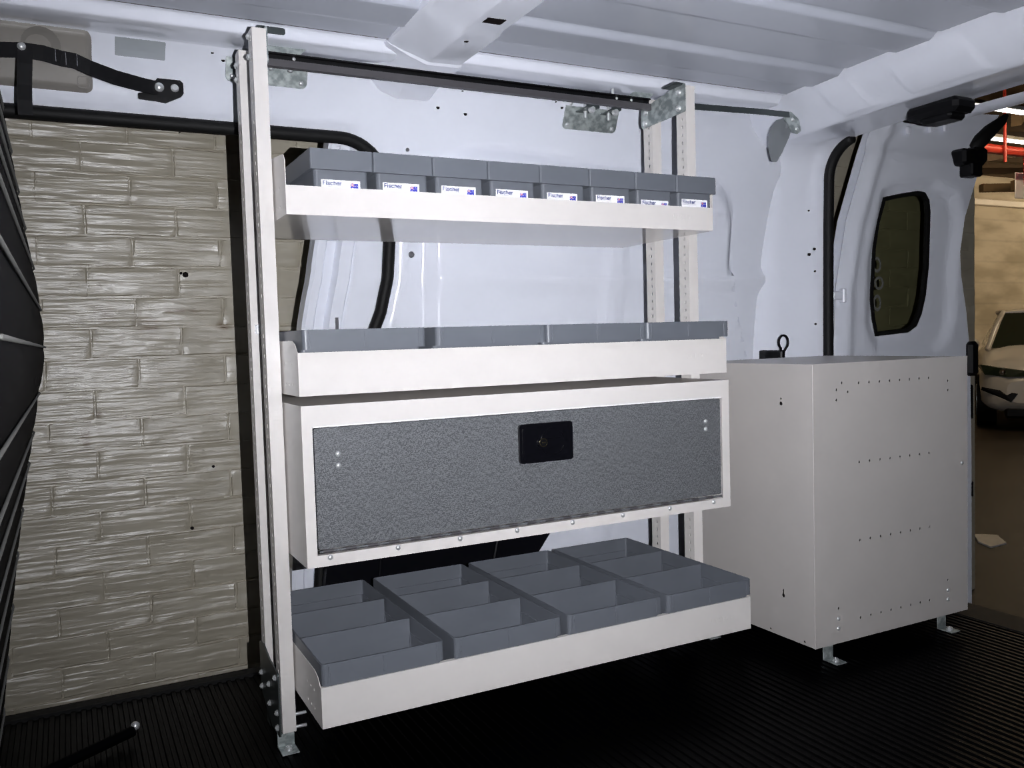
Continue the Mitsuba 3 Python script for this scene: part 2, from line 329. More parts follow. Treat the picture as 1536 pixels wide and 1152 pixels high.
# rear frame: one folded shell that turns from wall and roof to the rear door opening
struct('wall_rear')
def rear_section(x):
    dz = np.interp(x, [1.42, 1.445, 1.462, 1.480, 1.54, 1.595, 1.612, 1.625, 1.64, 1.84, 1.88], [-0.006, -0.006, 0.0, 0.010, 0.050, 0.080, 0.087, 0.088, 0.085, 0.060, 0.058])
    dy = np.interp(x, [1.42, 1.60, 1.69, 1.79, 1.82, 1.84, 1.86, 1.88], [-0.06, -0.035, 0.026, 0.070, 0.084, 0.090, 0.092, 0.092])
    r = np.interp(x, [1.42, 1.60, 1.75, 1.88], [0.04, 0.09, 0.12, 0.12])
    z1 = 1.462-dz; k = np.interp(x, [1.5, 1.8], [1.0, 0.15])
    Y = lambda z: 0.612 - dy - k*(0.622-float(yw(z)))
    zt = z1 - r; pts = [(Y(z), z) for z in np.linspace(-0.05, zt-0.01, 34)]
    y0 = Y(zt); c = (y0 - r, zt)
    lean = 0.0
    pts += [(c[0]+r*math.cos(a), c[1]+r*math.sin(a)) for a in np.linspace(0, math.pi/2, 16)]
    def zr(y): return z1 + 0.017*(1-((y+0.3)/0.7)**2)
    e = pts[-1][0]; off = z1 - zr(e)
    pts += [(y, zr(y)+off*np.exp(-abs(y-e)/0.2)) for y in np.linspace(e-0.012, -1.15, 180)]
    return [(x, a, b) for a, b in pts]
rx = [1.42, 1.445, 1.462, 1.472, 1.48, 1.50, 1.52, 1.54, 1.57, 1.585, 1.595, 1.604, 1.612, 1.618, 1.625, 1.632, 1.64, 1.66, 1.68, 1.70, 1.712, 1.72, 1.735, 1.75, 1.77, 1.785, 1.80, 1.81, 1.82, 1.832, 1.845, 1.86, 1.88]
rs = np.array([rear_section(x) for x in rx])
# pressed pads on the header
H = rs[..., 1]; X = rs[..., 0]; top = rs[..., 2] > 1.30
for a, b in ((0.10, 0.20), (-0.22, -0.02)):
    w = sst(a-0.008, a, H)*(1-sst(b, b+0.008, H))*sst(1.49, 1.51, X)*(1-sst(1.585, 1.60, X))*top
    rs[..., 2] -= 0.0045*w
add('wall_rear', 'header_and_pillar', grid(rs), 'm_van', smooth=38, label='white painted steel rear header and corner pillar')
sealP = np.array([(1.862, a-0.006, b-0.004) for _, a, b in rear_section(1.86)][::1])
sealP = sealP[(sealP[:, 2] > -0.04) & (sealP[:, 1] > 0.40)]
add('wall_rear', 'opening_seal', tube(sealP, 0.017, 10), 'm_rubber', smooth=True, label='black rubber seal of the rear opening')
for (y, z, r) in ((0.52, 1.18, 0.003), (0.505, 1.056, 0.0045), (0.52, 1.04, 0.005)):
    xq = 1.795
    fix('wall_rear', 'mounting_hole', DOT, (1.765+(0.54-y)*0.5, y-0.012, z), (-0.6, -0.8, 0), r)
for z in (0.985, 0.815):
    fix('wall_rear', 'mounting_hole', DOT, (1.785, 0.494, z), (-0.6, -0.8, 0), 0.0035)
# door catch on the header
ct = cat_([box(1.74, 1.83, -0.035, 0.125, 1.365, 1.405, 0.012), box(1.75, 1.82, -0.01, 0.085, 1.350, 1.372, 0.008)])
add('wall_rear', 'door_catch', ct, 'm_black', label='black door catch under the header')
HB = []
for y in np.linspace(0.10, -0.9, 12):
    HB.append([(1.87, y, 1.398), (1.90, y, 1.385), (1.95, y, 1.388), (1.99, y, 1.42)])
add('wall_rear', 'header_lip', grid(np.array(HB)), 'm_van', smooth=30)

# ---- sliding door, open behind the side wall
struct('door_1')
def sd_front(z): return float(np.interp(z, [-0.1, 0.2, 0.84, 1.05, 1.31, 1.42], [0.105, 0.115, 0.163, 0.203, 0.245, 0.262]))
off = [(0.0, 0.060), (0.0, 0.006), (0.008, 0.0), (0.028, 0.001), (0.036, 0.022), (0.060, 0.026), (0.070, 0.002), (0.10, 0.0), (0.104, 0.005), (0.109, 0.0), (0.30, -0.004), (1.1, -0.004)]
SD = []
for z in np.linspace(-0.10, 1.42, 60):
    b = 0.648 + 0.55*(float(yw(z))-0.622) + 0.012 - 0.010*math.exp(-((z-0.965)/0.03)**2)
    SD.append([(sd_front(z)+a, b+d, z) for a, d in off])
add('door_1', 'inner_skin', grid(np.array(SD)), 'm_van', smooth=35, label='white inner skin of the open sliding door')
add('door_1', 'outer_skin', grid(np.array([[(sd_front(z)+a, 0.70+0.55*(float(yw(z))-0.622), z) for a in (0, 0.5, 1.1)] for z in np.linspace(-0.1, 1.42, 24)])), 'm_van', smooth=35)
for z0, z1 in ((0.80, 0.865), (1.07, 1.12)):
    bb = 0.648+0.55*(float(yw((z0+z1)/2))-0.622)+0.012
    xf = sd_front((z0+z1)/2)
    add('door_1', 'inner_slot', box(xf+0.088, xf+0.096, bb-0.003, bb+0.002, z0, z1), 'm_plug')

# ---- rear barn door, swung open, with its window
struct('door_2')
DY = 0.570
left = [(1.935, -0.30), (1.940, 0.40), (1.953, 0.715), (1.968, 0.941), (2.020, 1.167), (2.074, 1.30), (2.115, 1.40), (2.150, 1.475), (2.19, 1.515)]
right = [(2.45, 1.555), (2.70, 1.590), (2.86, 1.600), (2.80, 1.53), (2.765, 1.47), (2.70, 1.33), (2.640, 1.20), (2.612, 1.07), (2.618, 0.98), (2.645, 0.86), (2.668, 0.70), (2.676, 0.30), (2.676, -0.30)]
WIN = Polygon([(2.158, 1.00), (2.165, 1.08), (2.185, 1.17), (2.221, 1.256), (2.30, 1.272), (2.404, 1.288), (2.440, 1.284), (2.462, 1.258), (2.468, 1.215), (2.458, 1.02), (2.440, 0.91), (2.418, 0.845), (2.390, 0.800), (2.346, 0.778), (2.175, 0.768), (2.158, 0.83), (2.150, 0.90)])
dpoly = Polygon(left+right).difference(WIN)
dm = sheet(dpoly, 0.02); v = dm.vertices
dwin = sdist(spoints(v[:, :2]), WIN)
RECESS = Polygon([(2.16, 0.70), (2.10, 0.80), (2.115, 1.05), (2.19, 1.29), (2.263, 1.315), (2.477, 1.345), (2.60, 1.30), (2.64, 1.20), (2.60, 1.02), (2.59, 0.82), (2.55, 0.73), (2.47, 0.69)]).buffer(-0.03).buffer(0.03)
drec = sdist(spoints(v[:, :2]), RECESS); drin = sdist(spoints(v[:, :2]), RECESS.exterior)
inside = drec < 1e-9
dist_l = sdist(spoints(v[:, :2]), LineString(left))
y = DY + np.where(inside, 0.020*sst(0.0, 0.045, drin), 0.0)
y = y - 0.012*np.exp(-((dist_l-0.055)/0.02)**2) + 0.006*(1-sst(0.0, 0.02, dist_l))
y = y + 0.010*sst(1.40, 1.44, v[:, 1])
dm = trimesh.Trimesh(np.stack([v[:, 0], y, v[:, 1]], 1), dm.faces[:, ::-1], process=False)
add('door_2', 'inner_panel', dm, 'm_van', smooth=40, label='white inner panel of the open rear door')
add('door_2', 'outer_panel', plate(Polygon(left+right).difference(WIN.buffer(0.006)), 'y', DY+0.040, 0.004), 'm_van')
ring = WIN.buffer(0.001).difference(WIN.buffer(-0.014))
add('door_2', 'window_seal', plate(ring, 'y', DY+0.016, 0.014), 'm_rubber', label='black rubber window seal')
gl = trimesh.creation.extrude_polygon(WIN.buffer(-0.008), 0.0005, engine='earcut')
g2 = gl.vertices; keep = np.all(g2[gl.faces][:, :, 2] < 1e-6, axis=1)
gp = trimesh.Trimesh(np.stack([g2[:, 0], np.full(len(g2), DY+0.024), g2[:, 1]], 1), gl.faces[keep], process=False); gp.remove_unreferenced_vertices()
add('door_2', 'window_pane', gp, 'm_glass', label='dark tinted window pane')
rng = np.random.default_rng(3)
def blot(cx, cz, w, h): return Point(0, 0).buffer(1, quad_segs=5), (cx, cz, w, h)
from shapely import affinity
for (cx, cz, w, h) in ((2.19, 1.02, 0.022, 0.028), (2.20, 0.955, 0.024, 0.024), (2.19, 0.885, 0.02, 0.03)):
    o = affinity.translate(affinity.scale(Point(0, 0).buffer(1, quad_segs=6), w, h), cx, cz); i = affinity.translate(affinity.scale(Point(0, 0).buffer(1, quad_segs=6), w*0.62, h*0.62), cx, cz)
    add('door_2', 'window_sticker', plate(o.difference(i), 'y', DY+0.0215, 0.0006), 'm_decal')
lt = cat_([box(2.575, 2.70, DY-0.045, DY+0.02, 1.385, 1.445, 0.010), box(2.61, 2.675, DY-0.05, DY+0.01, 1.345, 1.395, 0.006), box(2.66, 2.74, DY-0.03, DY+0.02, 1.40, 1.46, 0.012)])
add('door_2', 'upper_latch', lt, 'm_black', label='black latch at the top of the door')
tw = tube([(2.70, DY+0.01, 1.455), (2.725, DY-0.005, 1.49), (2.78, DY-0.005, 1.53), (2.86, DY, 1.575), (2.90, DY+0.01, 1.60)], [0.025, 0.028, 0.026, 0.018, 0.01], 10)
add('door_2', 'edge_seal', tw, 'm_rubber', smooth=True, label='black rubber seal on the door edge')
add('door_2', 'side_latch', cat_([box(2.645, 2.70, DY-0.02, DY+0.05, 0.605, 0.735, 0.012)]), 'm_black', label='black latch on the door edge')
add('door_2', 'edge_slot', box(2.668, 2.69, DY+0.0, DY+0.05, 0.44, 0.57, 0.004), 'm_black')
add('door_2', 'edge_slot', box(2.668, 2.69, DY+0.0, DY+0.05, 0.14, 0.20, 0.004), 'm_black')
add('door_2', 'edge_return', box(2.66, 2.676, DY+0.004, DY+0.043, -0.30, 0.69, 0.003), 'm_van')
add('door_2', 'check_strap', cat_([box(1.93, 1.985, DY-0.018, DY-0.004, 0.895, 0.925, 0.004), box(1.975, 1.992, DY-0.022, DY+0.002, 0.885, 0.935, 0.004)]), 'm_van')
for xk in (2.33, 2.45, 2.53):
    add('door_2', 'pressed_tab', box(xk-0.012, xk+0.012, DY-0.006, DY+0.006, 1.462+0.13*(xk-2.2), 1.492+0.13*(xk-2.2), 0.005), 'm_van')

# ================================================================= SHELVING RACK
rack = thing('shelving_rack', 'tall off-white steel van shelving rack with slotted uprights and three trays of grey bins', 'shelving')
def post_faces(zlo, zhi, hx, dy):
    """front web plain; both side flanges pierced with slots; open at the back."""
    slots = []
    z = zlo+0.02
    k = 0
    while z < zhi-0.02:
        slots.append(sbox(0.013, z, 0.0195, z+0.007)); z += 0.0195; k += 1
    fl = sbox(0.0, zlo, dy, zhi).difference(unary_union(slots))
    return fl
def post(x0, x1, y0, dy, zlo, zhi, name='upright'):
    fl = post_faces(zlo, zhi, x1-x0, dy)
    a = plate(fl, 'x', x0, 0.0022); a.apply_translation([0, y0, 0])
    b = plate(fl, 'x', x1-0.0022, 0.0022); b.apply_translation([0, y0, 0])
    w = box(x0, x1, y0, y0+0.0022, zlo, zhi, 0.0009)
    c = cat_([box(x0, x0+0.009, y0+dy-0.0022, y0+dy, zlo, zhi), box(x1-0.009, x1, y0+dy-0.0022, y0+dy, zlo, zhi)])
    return add(rack, name, cat_([a, b, w, c]), 'm_shelf')
PX = ((-0.0295, -0.003), (1.003, 1.0300))
p_lf = post(*PX[0], 0.157, 0.038, 0.032, 1.400)
p_lr = post(*PX[0], 0.297, 0.038, 0.122, 1.400)
p_rf = post(*PX[1], 0.160, 0.038, 0.032, 1.402)
p_rr = post(*PX[1], 0.297, 0.038, 0.100, 1.402)
# small white clip on the left rear upright
add(rack, 'clip', box(-0.022, -0.008, 0.290, 0.298, 0.822, 0.842, 0.002), 'm_sticker')
# bars and trays
def tray(name, y0, yb, zb, zt, side_top, kind):
    t = 0.0015; base = zb
    tr = add(rack, name, cat_([box(0, 1, y0, y0+t, zb, zt, 0.0005), box(0.0, 1.0, y0, yb, base+0.0003, base+t), box(0, 1, yb-t, yb, zb, zb+0.06), box(0, 1, y0, y0+0.010, zt-0.0012, zt)]), 'm_shelf')
    add(tr, 'underside', box(0.001, 0.999, y0+0.002, yb, base, base+0.0004), 'm_gloss')
    for x in (0.0, 1.0-t):
        if kind == 'low':
            sp = Polygon([(y0, zb), (yb, zb), (yb, side_top), (y0+0.045, side_top), (y0+0.022, side_top-0.006), (y0+0.006, side_top-0.020), (y0, zt)])
        else:
            sp = Polygon([(y0, zb), (yb, zb), (yb, side_top+0.012), (y0+0.13, side_top+0.012), (y0+0.012, side_top), (y0, side_top-0.012)])
        hs = [Point(yy, zz).buffer(0.0028, quad_segs=3) for yy in (y0+0.05, y0+0.075, y0+0.10) for zz in (zb+0.02, zb+(0.055 if zt-zb < 0.078 else 0.06))]
        sp = sp.difference(unary_union(hs))
        add(tr, 'side_plate', plate(sp, 'x', x, t), 'm_shelf')
    return tr
t_low = tray('tray', -0.041, 0.452, 0.113, 0.1875, 0.2075, 'low')
t_mid = tray('tray', 0.027, 0.452, 0.703, 0.7825, 0.805, 'low')
t_top = tray('tray', 0.066, 0.440, 1.037, 1.0905, 1.148, 'high')
# illegible embossed mark at the right end of each tray front
for key, y0, zc in ((t_low, -0.041, 0.150), (t_mid, 0.027, 0.745), (t_top, 0.066, 1.066)):
    m = []
    for i, (w, h) in enumerate(((0.004, 0.014), (0.009, 0.008), (0.003, 0.014), (0.003, 0.013), (0.008, 0.009), (0.003, 0.006))):
        m.append(box(0.885+i*0.011, 0.885+i*0.011+w*0.5, y0-0.0006, y0+0.0004, zc-h/2, zc+h/2))
    add(key, 'embossed_mark', cat_(m), 'm_shelf', kind='stuff')
# top brace: folded angle, dark web behind a grey lip
br = add(rack, 'brace_bar', cat_([box(0.0, 1.0, 0.305, 0.308, 1.376, 1.404), box(0.0, 1.0, 0.296, 0.308, 1.401, 1.404)]), 'm_black', label='dark steel brace bar between the uprights')
add(br, 'front_lip', cat_([box(0.0, 1.0, 0.292, 0.2945, 1.374, 1.389, 0.0006), box(0.0, 1.0, 0.292, 0.306, 1.374, 1.376)]), 'm_lip', label='grey lip of the brace bar')
for x in (0.085, 0.90, 0.945):
    fix(br, 'rivet', BOLT, (x, 0.305, 1.397), (0, -1, 0), 0.004)
# gusset plates between front and rear uprights
gp = Polygon([(0.158, 1.338), (0.335, 1.334), (0.340, 1.350), (0.336, 1.386), (0.30, 1.390), (0.20, 1.405), (0.158, 1.407)]).buffer(-0.006).buffer(0.006)
g_r = add(rack, 'gusset_plate', plate(gp, 'x', 0.998, 0.003), 'm_galv', label='galvanised gusset plate')
for yy, zz in ((0.180, 1.388), (0.182, 1.350), (0.315, 1.372), (0.320, 1.345)): fix(g_r, 'bolt', HEX, (0.998, yy, zz), (-1, 0, 0), 0.0062)
add(g_r, 'top_ear', box(0.975, 1.006, 0.165, 0.215, 1.403, 1.409, 0.002), 'm_galvdark')
g_l = add(rack, 'gusset_plate', plate(gp, 'x', -0.0030, 0.003), 'm_galv', label='galvanised gusset plate')
for yy, zz in ((0.180, 1.388), (0.182, 1.350), (0.315, 1.372), (0.320, 1.345)): fix(g_l, 'bolt', HEX, (-0.0295, yy, zz), (-1, 0, 0), 0.0058)
gb = Polygon([(0.168, 0.02), (0.245, 0.015), (0.345, 0.06), (0.345, 0.165), (0.30, 0.170), (0.245, 0.155), (0.168, 0.150)]).buffer(-0.008).buffer(0.008)
g_b = add(rack, 'gusset_plate', plate(gb, 'x', -0.0330, 0.003), 'm_galvdark', label='dark galvanised gusset plate at the foot')
for yy, zz in ((0.185, 0.065), (0.185, 0.035), (0.33, 0.10), (0.33, 0.07), (0.19, 0.135), (0.255, 0.10), (0.255, 0.06)): fix(g_b, 'bolt', HEX, (-0.0330, yy, zz), (-1, 0, 0), 0.0052)
g_c = add(rack, 'gusset_plate', plate(gb, 'x', 1.0305, 0.003), 'm_galvdark')
add(rack, 'leg_extension', box(-0.026, -0.005, 0.300, 0.335, FZ, 0.125, 0.002), 'm_galvdark', label='galvanised leg extension')
add(rack, 'leg_extension', box(1.005, 1.028, 0.300, 0.335, FZ, 0.105, 0.002), 'm_galvdark')
for zz in (0.058, 0.032):
    add(rack, 'bolt_shank', tube([(-0.003, 0.178, zz), (0.022, 0.178, zz)], 0.0035, 8), 'm_bolt', smooth=True)
# floor brackets
def foot(parent, x, y, w=0.034, up=0.06):
    b = add(parent, 'floor_bracket', cat_([box(x-w/2, x+w/2, y-0.045, y, FZ, FZ+0.003, 0.0008), box(x-w/2, x+w/2, y-0.003, y, FZ, FZ+up, 0.0008)]), 'm_galv', label='galvanised floor bracket')
    fix(b, 'bolt', HEX, (x, y-0.026, FZ+0.003), (0, 0, 1), 0.007)
    return b
foot(rack, -0.0165, 0.196, up=0.05); foot(rack, 1.115, 0.26, up=0.12); 
add(rack, 'foot_tie', box(1.03, 1.135, 0.258, 0.262, 0.06, 0.12), 'm_galvdark')

# ---- strut from the rack to the rear corner
st = thing('brace_strut', 'thin flat galvanised strut running from the rack to the rear corner pillar', 'strut')
sp = np.array([(1.031, 0.300, 1.394), (1.20, 0.306, 1.402), (1.40, 0.316, 1.412), (1.515, 0.330, 1.418)])
add(st, 'bar', strip(sp, (0, 0.1, 1), 0.016, 0.003), 'm_galvdark')
pl = plate(Polygon([(1.497, 1.425), (1.535, 1.428), (1.556, 1.405), (1.562, 1.376), (1.548, 1.366), (1.527, 1.368), (1.512, 1.392), (1.497, 1.402)]), 'y', 0.331, 0.003)
e1 = add(st, 'end_plate', pl, 'm_galv', label='galvanised end plate with two bolts')
for xx_, zz in ((1.530, 1.405), (1.545, 1.380)): fix(e1, 'bolt', BOLT, (xx_, 0.331, zz), (0, -1, 0), 0.006)
fin = Polygon([(1.475, 1.387), (1.496, 1.408), (1.530, 1.419), (1.556, 1.394), (1.545, 1.364), (1.528, 1.336), (1.512, 1.310), (1.494, 1.288), (1.476, 1.288), (1.466, 1.32), (1.464, 1.358)]).buffer(-0.005).buffer(0.010).buffer(-0.005)
e2 = add(st, 'wall_fin', plate(fin, 'y', 0.36, 0.003), 'm_fin', label='grey curved fin plate')
add(e2, 'fold', strip([(1.53, 0.333, 1.405), (1.535, 0.346, 1.405), (1.532, 0.361, 1.40)], (0, 0, 1), 0.03, 0.003), 'm_fin')

# ---- wall bracket plates between rack and van wall
def wall_bracket(x0, x1, zc, label, tabs):
    k = thing('wall_bracket', label, 'bracket', 'galvanised wall brackets behind the rack')
    lean = 0.42; P = rrect(0, x1-x0, -0.036, 0.036, 0.012)
    m = plate(P, 'y', 0, 0.003); v = m.vertices; y0 = float(yw(zc))-0.008
    m.vertices = np.stack([x0+v[:, 0], y0+v[:, 1]-lean*v[:, 2], zc+v[:, 2]], 1)
    b = add(k, 'plate', m, 'm_galv')
    for dx, dz in ((0.014, 0.026), (0.014, -0.026), (x1-x0-0.014, 0.026), (x1-x0-0.014, -0.026)):
        fix(b, 'bolt', BOLT, (x0+dx, y0-lean*dz-0.0008, zc+dz), (0, -1, -lean), 0.006)
    for (a, c, zz) in tabs:
        add(k, 'tab', cat_([box(a, c, y0-0.06, y0+0.0, zc+0.006, zc+0.009), box(a, c, y0-0.062, y0-0.059, zc+0.006, zc+0.040, 0.0005)]), 'm_galvdark')
        q = add(k, 'tie', tube([((a+c)/2, y0-0.022, zc-0.012), ((a+c)/2, y0-0.022, zc+0.03)], 0.0055, 10), 'm_bolt', smooth=True)
        fix(k, 'bolt', HEX, ((a+c)/2-0.001, y0-0.055, zc+0.002), (0, -1, 0), 0.008)
    return k
k1 = wall_bracket(-0.024, 0.158, 1.428, 'galvanised wall bracket plate behind the left uprights', ((0.055, 0.085, 0), (0.10, 0.125, 0)))
k2 = wall_bracket(0.862, 1.035, 1.402, 'galvanised wall bracket plate hanging under the right end of the brace bar', ((0.895, 0.935, 0), (0.975, 1.005, 0)))
def flap(P, y):
    m = plate(Polygon(P).buffer(-0.004).buffer(0.008).buffer(-0.004), 'y', y, 0.003); return m
add(k1, 'rail_flap', flap([(0.030, 1.450), (0.124, 1.457), (0.137, 1.450), (0.112, 1.424), (0.030, 1.420)], 0.36), 'm_galv', label='galvanised flap under the roof rail')
add(k2, 'rail_flap', flap([(0.944, 1.402), (0.991, 1.436), (1.024, 1.449), (1.052, 1.449), (1.060, 1.443), (1.045, 1.425), (1.0, 1.402)], 0.36), 'm_galv', label='galvanised flap under the roof rail')
add(k2, 'stud', tube([(0.905, 0.33, 1.39), (0.905, 0.33, 1.428)], 0.004, 8), 'm_bolt', smooth=True)
add(k1, 'upper_flap', plate(rrect(0.0, 0.056, 1.425, 1.438, 0.004), 'y', 0.25, 0.003), 'm_galvdark')

# ---- drop-front locker
lk = thing('locker', 'steel locker with a dark speckled drop-down door hung between middle and bottom trays', 'locker')
y0, y1, zb, zt = 0.021, 0.45, 0.388, 0.686
fr = sbox(0, zb, 1.0, zt).difference(sbox(0.0195, 0.4095, 0.9785, 0.6475))
add(lk, 'front_frame', plate(fr, 'y', y0, 0.0022), 'm_shelf', label='off-white frame around the door')
bd = cat_([box(0, 0.0018, y0+0.0005, y1, zb, zt), box(0.9982, 1, y0+0.0005, y1, zb, zt), box(0, 1, y0+0.0005, y1, zt-0.0018, zt), box(0, 1, y0+0.0005, y1, zb, zb+0.0018), box(0, 1, y1-0.0018, y1, zb, zt),
            box(0.0, 1.0, y0-0.0006, y0+0.001, zt-0.0016, zt)])
add(lk, 'body', bd, 'm_shelf')
for x, z in ((0.006, 0.676), (0.006, 0.395), (0.994, 0.672), (0.006, 0.664)):
    pass
DR = add(lk, 'door', plate(rrect(0.0225, 0.9755, 0.4195, 0.6435, 0.004, 3), 'y', y0+0.003, 0.014), 'm_hammer', label='dark grey speckled door with rounded corners')
add(lk, 'door_edge', box(0.02, 0.978, y0+0.001, y0+0.016, 0.6450, 0.6475), 'm_sticker', label='bright edge strip above the door')
hg = [tube([(0.024, y0+0.002, 0.4150), (0.975, y0+0.002, 0.4150)], 0.0028, 8)]
add(DR, 'hinge', cat_(hg), 'm_hammer', smooth=True, label='piano hinge along the bottom edge')
n = 22
for i in range(n):
    xx0 = 0.030 + i*(0.94/n)
    add(DR, 'hinge_knuckle', tube([(xx0, y0+0.0015, 0.4155), (xx0+0.020, y0+0.0015, 0.4155)], 0.0036, 8), 'm_lip')
for x, z in ((0.066, 0.594), (0.066, 0.572), (0.932, 0.593), (0.932, 0.575)): fix(DR, 'rivet', BOLT, (x, y0+0.003, z), (0, -1, 0), 0.0052)
for x in (0.043, 0.175, 0.305, 0.433, 0.566, 0.695, 0.823, 0.950): fix(lk, 'bolt', BOLT, (x, y0, 0.4035), (0, -1, 0), 0.0056)
lt = add(DR, 'latch', cat_([plate(rrect(0.4425, 0.5695, 0.5395, 0.6205, 0.007), 'y', y0-0.004, 0.008), plate(rrect(0.449, 0.563, 0.546, 0.614, 0.006), 'y', y0-0.0065, 0.003),
                            trimesh.Trimesh(*(lambda m: (m.vertices, m.faces))(plate(Point(0.520, 0.580).buffer(0.030, quad_segs=12).difference(Point(0.520, 0.580).buffer(0.026, quad_segs=12)), 'y', y0-0.0095, 0.004)), process=False),
                            plate(rrect(0.482, 0.546, 0.571, 0.589, 0.007), 'y', y0-0.0105, 0.005)]), 'm_black', label='black plastic latch with a round turn handle and lock')
scene[lt]['bsdf'] = {'type': 'ref', 'id': 'm_blacktrim'}
add(lk, 'lock_cylinder', cat_([plate(Point(0.494, 0.581).buffer(0.0075, quad_segs=8), 'y', y0-0.0115, 0.003)]), 'm_black', label='round lock barrel')
add(lk, 'keyway', box(0.4905, 0.4985, y0-0.0122, y0-0.0112, 0.5800, 0.5822), 'm_brass', label='brass keyway')
add(lk, 'lock_ring', plate(Point(0.494, 0.581).buffer(0.009, quad_segs=10).difference(Point(0.494, 0.581).buffer(0.0078, quad_segs=10)), 'y', y0-0.0120, 0.0035), 'm_brass')

# ================================================================= BINS
def bin_meshes(w, y0, depth, zb, zt, rim, inset, front=None, rad=0.008):
    front = inset if front is None else front
    """open bin: x from 0 to w, front at y0, rim band 'rim' high that overhangs the body by 'inset'."""
    t = 0.0028
    out = rrect(0, w, y0, y0+depth, rad, 4); inn = rrect(t, w-t, y0+t, y0+depth-t, max(rad-t, 0.001), 4)
    bo = rrect(inset, w-inset, y0+front, y0+depth-inset, 0.007, 4); bi = rrect(inset+t, w-inset-t, y0+front+t, y0+depth-inset-t, 0.005, 4)
    rimm = cat_([plate(out.difference(inn), 'z', zt-rim, rim-0.0012), plate(out.buffer(-0.0008).difference(inn.buffer(0.0004)), 'z', zt-0.0012, 0.0012), plate(out.buffer(-0.0005).difference(bi), 'z', zt-rim, 0.002) if inset > 0.004 else plate(out.difference(bi), 'z', zt-rim, 0.002)])
    body = cat_([plate(bo.difference(bi), 'z', zb, zt-rim-zb+0.001), plate(bo, 'z', zb, 0.003)])
    return body, rimm
def seams(w, y0, zlo, zhi):
    m = []
    for a in (0.012, w/2-0.0035, w-0.016): m.append(box(a, a+(0.007 if abs(a-w/2) < 0.02 else 0.003), y0-0.0012, y0+0.0004, zlo+0.002, zhi-0.003, 0.0004))
    return cat_(m)
words = ('left end', 'second from the left', 'third from the left', 'right end')
# bottom and middle trays: four wide bins with two dividers each
def wide_bin(x0, w, y0, depth, zb, zt, label, group, sub, front):
    k = thing('divided_bin', label, 'bin', group)
    body, rimm = bin_meshes(w, y0, depth, zb, zt, 0.036, 0.003, front)
    for m in (body, rimm): m.apply_translation([x0, 0, 0])
    add(k, 'body', body, 'm_bin'); add(k, 'rim', rimm, 'm_bin')
    s = seams(w, y0, zt-0.036, zt); s.apply_translation([x0, 0, 0]); add(k, 'front_seam', s, 'm_bin', kind='stuff')
    for d in sub:
        dv = box(x0+0.0055, x0+w-0.0055, d-0.0012, d+0.0012, zb+0.004, zt-0.003, 0.0005)
        add(k, 'divider', dv, 'm_bin')
    g = []
    for d in list(sub) + [y0+0.055]:
        for dy in (-0.0042, 0.0042):
            for xg in (x0+0.0055, x0+w-0.0075): g.append(box(xg, xg+0.002, d+dy-0.0012, d+dy+0.0012, zb+0.01, zt-0.038))
    add(k, 'divider_guide', cat_(g), 'm_bin', kind='stuff')
    return k
xb = [(0.001, 0.234), (0.257, 0.236), (0.509, 0.236), (0.760, 0.238)]
what = ('beside the left upright', 'second from the left upright', 'third from the left upright', 'nearest the white cabinet')
for (a, w), q in zip(xb, what):
    wide_bin(a, w, -0.047, 0.497, 0.116, 0.231, f'grey divided bin on the bottom tray, {q}', 'divided bins on the bottom tray', (0.124, 0.283), 0.009)
xm = [(0.004, 0.237), (0.262, 0.2435), (0.507, 0.2495), (0.758, 0.232)]
for (a, w), q in zip(xm, what):
    wide_bin(a, w, 0.005, 0.44, 0.706, 0.8235, f'grey plastic bin on the middle tray, {q}', 'divided bins on the middle tray', (0.16, 0.30), 0.026)
